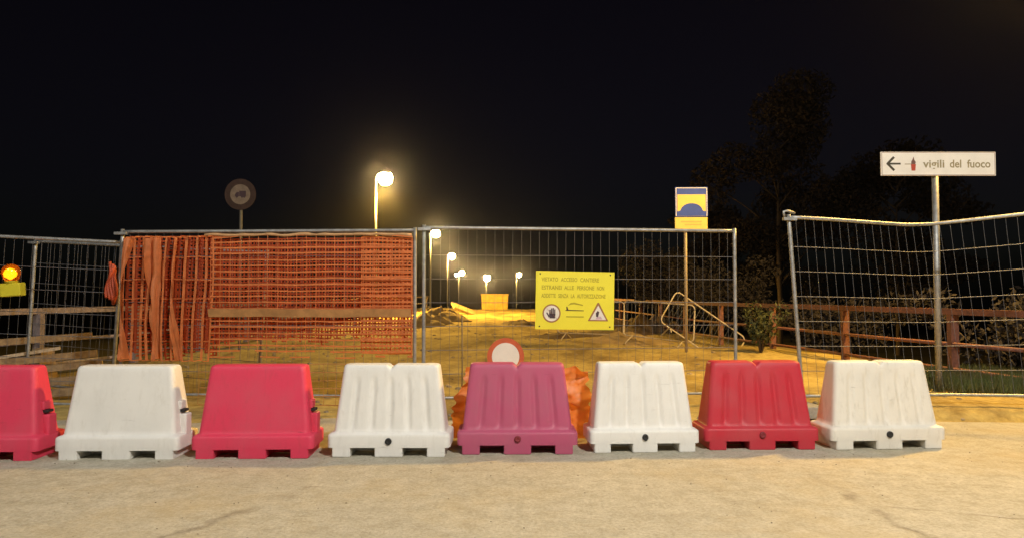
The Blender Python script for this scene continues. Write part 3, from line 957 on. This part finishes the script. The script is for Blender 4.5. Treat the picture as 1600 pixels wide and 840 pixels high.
# ------------------------------------------------------------------ railings along the road
def railing(pts, ym, posts, m, label, heights=(1.04, .58, .22), m2=None):
    t = empty('railing', (pts[0][0], pts[0][1], 0))
    o = Vector((pts[0][0], pts[0][1], 0))
    P3 = [Vector((x, y, 0)) - o for x, y in pts if y <= ym]
    for k, h in enumerate(heights):
        for a, b in zip(P3, P3[1:]):
            a = a + Vector((0, 0, h)); b = b + Vector((0, 0, h))
            if k == 0: MB().bar(a, b + (b-a).normalized()*.01, .07, .085).build('top_rail', m, t)
            else: MB().tube([a, (a+b)/2 + Vector((0, 0, random.uniform(-.012, .012))), b], .028, 8).build('middle_rail' if k == 1 else 'lower_rail', m2 or m, t, True)
    for y in posts:
        x = interp(pts, y)
        p = Vector((x, y, 0)) - o
        zb = height(x, y) - .1
        MB().box((p.x + .02, p.y + .06, (1.0+zb)/2), (.11, .11, 1.0-zb)).build('post', m, t)
    return tag(t, label, 'railing')
railing(RAIL_R, 61, (7.9, 10.6, 13.2, 15.8, 18.4, 21, 24, 27, 31, 36, 42, 50, 58), M['rust'], 'rusty red three-rail railing along the right side of the road')
railing(RAIL_L, 61, (9.0, 11.0, 13.2, 15.8, 18.4, 21, 24, 27, 31, 36, 42, 50, 58), M['greyrail'], 'dull grey railing along the left side, behind the bare fence panels')

# ------------------------------------------------------------------ planks stacked at the left
planks = [
 ((0, 534), (144, 523), 9.9, 10.4, .10, .055, 'wood', 'upper brown plank leaning along the left railing'),
 ((-20, 561), (94, 543), 9.6, 9.9, .05, .03, 'woodpale', 'pale thin plank lying across the stack at the left'),
 ((0, 566), (152, 551), 9.5, 10.0, .11, .06, 'wood', 'second brown plank below the pale thin one'),
 ((-10, 584), (160, 566), 9.2, 9.6, .10, .05, 'wood', 'third plank in the stack behind the left red barrier'),
 ((-10, 604), (165, 588), 9.0, 9.3, .11, .06, 'wood', 'fourth plank in the stack behind the left white barrier'),
 ((-10, 620), (170, 606), 8.85, 9.05, .11, .06, 'wood', 'lowest plank of the stack, on the ground at the left'),
]
for (a, b, da, db, hh, th, mm, lab) in planks:
    A, B = P(a[0], a[1], da), P(b[0], b[1], db)
    A = A + (A-B).normalized()*1.0
    o = MB().bar((0, 0, 0), B-A, th*2.2, hh*.8).build('plank', M[mm], None)
    o.location = A
    tag(o, lab, 'plank', 'planks stacked at the left railing')
for k, x in enumerate((-7.6, -6.35)):
    mb = MB()
    for j in range(5): mb.box((.0, .30, .05+.115*j), (.12, .5-.05*j, .105))
    o = mb.build('bearer', M['wood'], None, False)
    o.location = (x, 9.75, 0)
    tag(o, ('outer' if k == 0 else 'inner') + ' stack of short bearers under the planks at the left', 'bearer')

# ------------------------------------------------------------------ pedestrian barriers on the bank
def crowd_barrier(L=2.0, hh=1.05):
    t = empty('pedestrian_barrier', (0, 0, 0))
    r = .12
    def rr(x0, x1, z0, z1):
        pts = []
        for cx, cz, a0 in ((x1-r, z1-r, 0), (x0+r, z1-r, 90), (x0+r, z0+r, 180), (x1-r, z0+r, 270)):
            for k in range(6):
                a = R(a0 + 18*k); pts.append((cx+r*math.cos(a), 0, cz+r*math.sin(a)))
        return pts + [pts[0]]
    MB().tube(rr(-L/2, L/2, .18, hh), .017, 8).build('frame', M['barrier'], t, True)
    for dx in (-.72, .72):
        MB().tube([(dx, -.30, .0), (dx, -.26, .04), (dx, 0, .19), (dx, .26, .04), (dx, .30, .0)], .015, 8).build('foot', M['barrier'], t, True)
    for k in range(1, 17):
        x = -L/2 + L*k/17
        MB().tube([(x, 0, .18), (x, 0, hh)], .0035, 6).build('upright', M['wiredark'], t, True)
    return t
M['barrier'] = mat('dirty_galvanised_tube', (.60, .52, .40), .55, .1, var=.25, scale=12)
grp = 'pedestrian barriers on the bank'
b1 = crowd_barrier()
p = P(1026, 545, 18.0)
b1.location = (p.x, 18.0, height(p.x, 18)+.02); b1.rotation_euler = (0, R(3), R(-44))
tag(b1, 'upright pedestrian barrier on the bank left of the thin sign pole', 'pedestrian barrier', grp)
b2 = copy_tree(b1)
p = P(948, 545, 20.0)
b2.location = (p.x-.45, 20.0, height(p.x, 20)+.02); b2.rotation_euler = (0, 0, R(-32))
tag(b2, 'pedestrian barrier half hidden behind the right edge of the yellow notice', 'pedestrian barrier', grp)
b3 = copy_tree(b1)
p = P(1058, 458, 17.4)
b3.rotation_euler = (R(-14), R(34), R(4))
mw = b3.rotation_euler.to_matrix() @ Vector((-.96, 0, 1.0))
b3.location = Vector(p) - mw
tag(b3, 'toppled pedestrian barrier with one corner in the air behind the thin pole', 'pedestrian barrier', grp)

# ------------------------------------------------------------------ heaps, skip, slab
def heap(name, x, y, rx, ry, hh, m, label, seed):
    mb = MB(); nr, na = 14, 40
    z0 = min(height(x+dx*rx, y+dy*ry) for dx in (-1, 0, 1) for dy in (-1, 0, 1)) - .05
    mb.v.append((0, 0, hh))
    for i in range(1, nr+1):
        f = i/nr
        for k in range(na):
            a = 2*math.pi*k/na
            e = 1 + .3*noise.noise(Vector((math.cos(a)*1.5, math.sin(a)*1.5, seed)))
            px_, py_ = rx*f*e*math.cos(a), ry*f*e*math.sin(a)
            z = hh*(1-f**1.5) * (1+.45*noise.fractal(Vector((px_*2.2, py_*2.2, seed)), 1, 2, 4))
            z += hh*.22*noise.fractal(Vector((px_*5, py_*5, seed+3)), 1, 2, 3)*(1-f)
            if i == nr: z = -.3
            mb.v.append((px_, py_, z))
    for k in range(na): mb.f.append((0, 1+k, 1+(k+1) % na))
    for i in range(nr-1):
        for k in range(na):
            a = 1+i*na+k; b = 1+i*na+(k+1) % na
            mb.f.append((a, a+na, b+na, b))
    o = mb.build(name, m, None, True)
    o.location = (x, y, z0 + .04)
    return tag(o, label, 'heap')
p = P(692, 505, 33); heap('sand_heap', p.x, 33, 1.5, 1.4, .62, M['sandheap'], 'yellow sand heap beyond the fence right of the paired posts', 1)
p = P(668, 512, 29); heap('sand_heap', p.x, 29, 1.1, 1.2, .45, M['sandheap'], 'smaller sand heap directly behind the paired fence posts', 2)
p = P(812, 512, 30); heap('earth_heap', p.x, 30, 1.2, 1.2, .24, M['earth'], 'dark earth heap on the road left of the yellow notice', 3)
p = P(880, 535, 22.5); heap('earth_heap', p.x, 22.5, 1.9, 1.3, .22, M['earth'], 'long dark earth heap below the yellow notice', 4)
p = P(965, 545, 19); heap('earth_heap', p.x+.2, 19.5, 1.4, 1.2, .28, M['sandheap'], 'sandy heap at the foot of the pedestrian barriers', 5)
p = P(1000, 540, 23); heap('earth_heap', p.x+.3, 24, 2.4, 2.0, .75, M['earth'], 'tall dark earth heap behind the pedestrian barriers', 6)
d = 47
a = P(724, 488, d)
o = MB().bar((-.75, 0, 0), (.75, .3, 0), 1.1, .16).build('broken_slab', M['sandheap'], None, False, .02)
o.location = (a.x, d, a.z + .18); o.rotation_euler = (R(14), R(24), R(10))
tag(o, 'tilted pale broken slab lying left of the yellow skip', 'slab')
d = 58
a = P(752, 482, d); b2_ = P(794, 458, d)
wd, hh = b2_.x - a.x, b2_.z - a.z
t = empty('skip_container', ((a.x+b2_.x)/2, d, height((a.x+b2_.x)/2, d)))
mb = MB(); mb.prism([(-wd/2+.04, 0), (wd/2-.04, 0), (wd/2, hh), (-wd/2, hh)], 0, 1.5); mb.build('body', M['skip'], t)
mb = MB()
for k in range(6): mb.box((-wd/2+.12+(wd-.24)*k/5, -.03, hh/2), (.07, .056, hh-.2))
mb.build('stiffening_ribs', M['skip'], t)
MB().box((0, -.02, hh-.05), (wd+.08, .12, .10)).build('rim', M['skip'], t)
tag(t, 'yellow steel skip standing across the far end of the lit road', 'skip')

# ------------------------------------------------------------------ vegetation
def leaf_mesh(centres, n, size, seed, flat=.5):
    rnd = random.Random(seed); v, f = [], []
    for i in range(n):
        cx, cy, cz, rx, ry, rz = rnd.choice(centres)
        while True:
            p = Vector((rnd.uniform(-1, 1), rnd.uniform(-1, 1), rnd.uniform(-1, 1)))
            if .25 < p.length < 1: break
        p = Vector((cx+p.x*rx, cy+p.y*ry, cz+p.z*rz))
        a = Vector((rnd.gauss(0, 1), rnd.gauss(0, 1), rnd.gauss(0, 1))).normalized()
        b = a.orthogonal().normalized()
        b.rotate(Matrix.Rotation(rnd.uniform(0, 6.28), 3, a))
        s = size*rnd.uniform(.6, 1.4)
        k = len(v)
        v += [tuple(p - a*s), tuple(p + b*s*.45), tuple(p + a*s), tuple(p - b*s*.45)]
        f.append((k, k+1, k+2, k+3))
    return v, f

def tree(x, y, hh, spread, n, label, seed, size=.10):
    rnd = random.Random(seed)
    z0 = height(x, y) - .1
    t = empty('tree', (x, y, z0))
    mb = MB()
    mb.tube([(0, 0, 0), (.05, .03, hh*.2), (-.06, 0, hh*.4), (.04, .05, hh*.7)], [.19, .15, .11, .03], 9)
    cl = []
    for k in range(22):
        a = rnd.uniform(0, 6.28); zz = hh*rnd.uniform(.2, .97)
        r = spread*(.35+.65*math.sin(math.pi*min(1, zz/hh*.9+.08)))*rnd.uniform(.45, 1)
        e = Vector((r*math.cos(a), r*math.sin(a), zz))
        s0 = Vector((0, 0, max(.4, zz-r*.8)))
        mb.tube([s0, (s0+e)/2 + Vector((0, 0, .15)), e], [.06, .04, .012], 6)
        cl.append((*e, spread*rnd.uniform(.25, .45), spread*rnd.uniform(.25, .45), hh*rnd.uniform(.06, .13)))
    cl.append((0, 0, hh*.86, spread*.4, spread*.4, hh*.13))
    mb.build('trunk', M['bark'], t, True)
    v, f = leaf_mesh(cl, n, size, seed)
    q = MB(); q.v, q.f = v, f
    tag(q.build('crown', M['leafdark'], t), kind='stuff')
    return tag(t, label, 'tree', 'trees in the dark behind the right railing')
tree(17.0, 47, 17.5, 4.6, 16000, 'dark tall tree behind the gap between the notice panel and the buckled panel', 11, .15)
tree(24.0, 46, 13.5, 5.2, 14000, 'dark tree rising behind the buckled fence panel', 12, .15)
tree(14.0, 52, 9.5, 4.2, 12000, 'low dark tree behind the speed bump sign', 13, .15)

def shrub(name, x, y, rx, rz, n, label, seed, m, size=.05, cat='shrub', nst=9):
    rnd = random.Random(seed)
    t = empty(name, (x, y, height(x, y)))
    mb = MB(); cl = []
    for k in range(nst):
        a = rnd.uniform(0, 6.28); r = rx*rnd.uniform(.2, .9); z = rz*rnd.uniform(.5, 1.0)
        e = Vector((r*math.cos(a), r*math.sin(a)*.8, z))
        mb.tube([(0, 0, -.05), e*.5 + Vector((0, 0, .1*rz)), e], [.014, .010, .004], 5)
        cl.append((*e, rx*.36, rx*.36, rz*.26)); cl.append((*(e*.6), rx*.3, rx*.3, rz*.24))
    mb.build('stems', M['bark'], t, True)
    v, f = leaf_mesh(cl, n, size, seed); q = MB(); q.v, q.f = v, f
    tag(q.build('leaves', m, t), kind='stuff')
    return tag(t, label, cat)
p = P(1178, 545, 15.0); shrub('weed_shrub', p.x+.0, 14.6, .55, .85, 900, 'green leafy weed growing by the right railing next to the panel end', 21, M['leafgreen'], .045)
shrub('bramble_shrub', 6.0, 21.5, 1.6, 1.9, 4200, 'dark bramble thicket behind the railing, left of the notice panel end', 22, M['leafdark'], .06)
shrub('bramble_shrub', 7.6, 17.5, 1.6, 1.5, 4200, 'dark bramble thicket behind the railing in the gap between panels', 23, M['leafdark'], .06)
shrub('bramble_shrub', 8.3, 12.5, 1.3, 1.5, 3600, 'dark bramble thicket behind the railing and the direction sign pole', 24, M['leafdark'], .055)
shrub('bramble_shrub', 5.3, 26, 1.5, 2.5, 4200, 'dark bramble thicket behind the pedestrian barriers and tall earth heap', 25, M['leafdark'], .07)

# grass strip on the verge
gm = MB(); rnd = random.Random(5)
for i in range(26000):
    y = rnd.uniform(7.9, 10.9); x = rnd.uniform(4.6, 8.0)
    e = 8.45 + .25*noise.noise(Vector((x*1.3, 0, 4))) + max(0, 5.6-x)*.9 - max(0, x-5.6)*.8
    if y < e or x > interp(RAIL_R, y) + .9: continue
    if noise.noise(Vector((x*1.4, y*1.4, 9))) < -.22: continue
    z = height(x, y) - .01
    hh = rnd.uniform(.05, .20); a = rnd.uniform(0, 6.28); w = .006
    dx, dy = math.cos(a)*w, math.sin(a)*w
    lx, ly = rnd.gauss(0, .04), rnd.gauss(0, .04)
    k = len(gm.v)
    gm.v += [(x-dx, y-dy, z), (x+dx, y+dy, z), (x+dx*.6+lx*.5, y+dy*.6+ly*.5, z+hh*.6), (x+lx, y+ly, z+hh), (x-dx*.6+lx*.5, y-dy*.6+ly*.5, z+hh*.6)]
    gm.f.append((k, k+1, k+2, k+3, k+4))
tag(gm.build('grass', M['grass']), 'short green grass on the verge under the right railing', 'grass', kind='stuff')

# stones scattered on the site and along the road edge
gm = MB(); rnd = random.Random(9)
for i in range(500):
    y = 7.4 + 22*rnd.random()**2; x = rnd.uniform(-6.3, 5.0)
    s = rnd.uniform(.012, .05) * (1 + y*.02)
    gm.lathe([(s*.5, -s*.4), (s, 0), (s*.75, s*.4), (s*.2, s*.6)], 5, Matrix.Translation((x, y, height(x, y))) @ Matrix.Rotation(rnd.uniform(0, 6), 4, 'Z') @ Matrix.Diagonal((1, rnd.uniform(.6, 1), .8, 1)))
tag(gm.build('gravel', mat('gravel_stone', (.34, .27, .17), .9, var=.4, scale=3)), 'loose stones scattered over the sandy ground behind the fence', 'gravel', kind='stuff')

# grit and dry leaves on the road in front of the barriers
gm = MB(); rnd = random.Random(19)
for i in range(600):
    y = rnd.uniform(2.6, 7.4) if i % 3 else rnd.uniform(5.5, 6.6); x = rnd.uniform(-6, 6)
    q = rnd.uniform(.002, .007) * (1 + 1.2*(rnd.random() > .96))
    gm.lathe([(q*.5, -q*.3), (q, .2*q), (q*.6, q*.8)], 5, Matrix.Translation((x, y, .012*noise.noise(Vector((x*.5, y*.5, 1)))+.001)) @ Matrix.Rotation(rnd.uniform(0, 6), 4, 'Z') @ Matrix.Diagonal((1, rnd.uniform(.5, 1), .8, 1)))
tag(gm.build('grit', mat('road_grit', (.40, .35, .27), .9, var=.5, scale=2)), 'fine grit scattered over the road in front of the barriers', 'grit', kind='stuff')

# ------------------------------------------------------------------ haze volume added to imitate lens glow round the lamps
hz = MB().box((0, 205, -1), (560, 590, 30))
hm = bpy.data.materials.new('lamp_glow_haze'); hm.use_nodes = True
nt = hm.node_tree
nt.nodes.remove(nt.nodes['Principled BSDF'])
pv = nt.nodes.new('ShaderNodeVolumePrincipled')
pv.inputs['Color'].default_value = (.9, .9, .9, 1)
pv.inputs['Density'].default_value = .0004
pv.inputs['Anisotropy'].default_value = .975
nt.links.new(pv.outputs[0], nt.nodes['Material Output'].inputs['Volume'])
tag(hz.build('haze', hm), 'thin haze volume added for the glow round the lamps', 'haze', kind='stuff')

# pieces of a part sit under that part
SUB = {'glass_bowl': 'housing', 'lit_bulb': 'amber_lens', 'prohibition_field': 'prohibition_ring', 'hand_symbol': 'prohibition_ring', 'prohibition_bar': 'prohibition_ring',
       'warning_field': 'warning_border', 'figure_symbol': 'warning_border', 'rubble_symbol': 'warning_border', 'logo_curve': 'logo_line', 'logo_caption': 'logo_line',
       'lettering': ('panel', 'board'), 'arrow': 'panel', 'border_line': 'panel', 'emblem_flame': 'panel', 'emblem_body': 'panel', 'emblem_ladder': 'panel', 'cable_tie': 'board',
       'yellow_field': 'upper_panel', 'white_border': 'upper_panel', 'hump_symbol': 'upper_panel', 'worn_text_line': 'lower_panel',
       'inner_field': 'disc', 'lorry_symbol': 'disc', 'stiffening_ribs': 'body', 'rim': 'body', 'collar': 'battery_case'}
for o in list(S.objects):
    want = SUB.get(o.name.split('.')[0])
    if not want or o.parent is None: continue
    want = want if isinstance(want, tuple) else (want,)
    for sib in o.parent.children:
        if sib is not o and sib.name.split('.')[0] in want:
            o.parent = sib; break
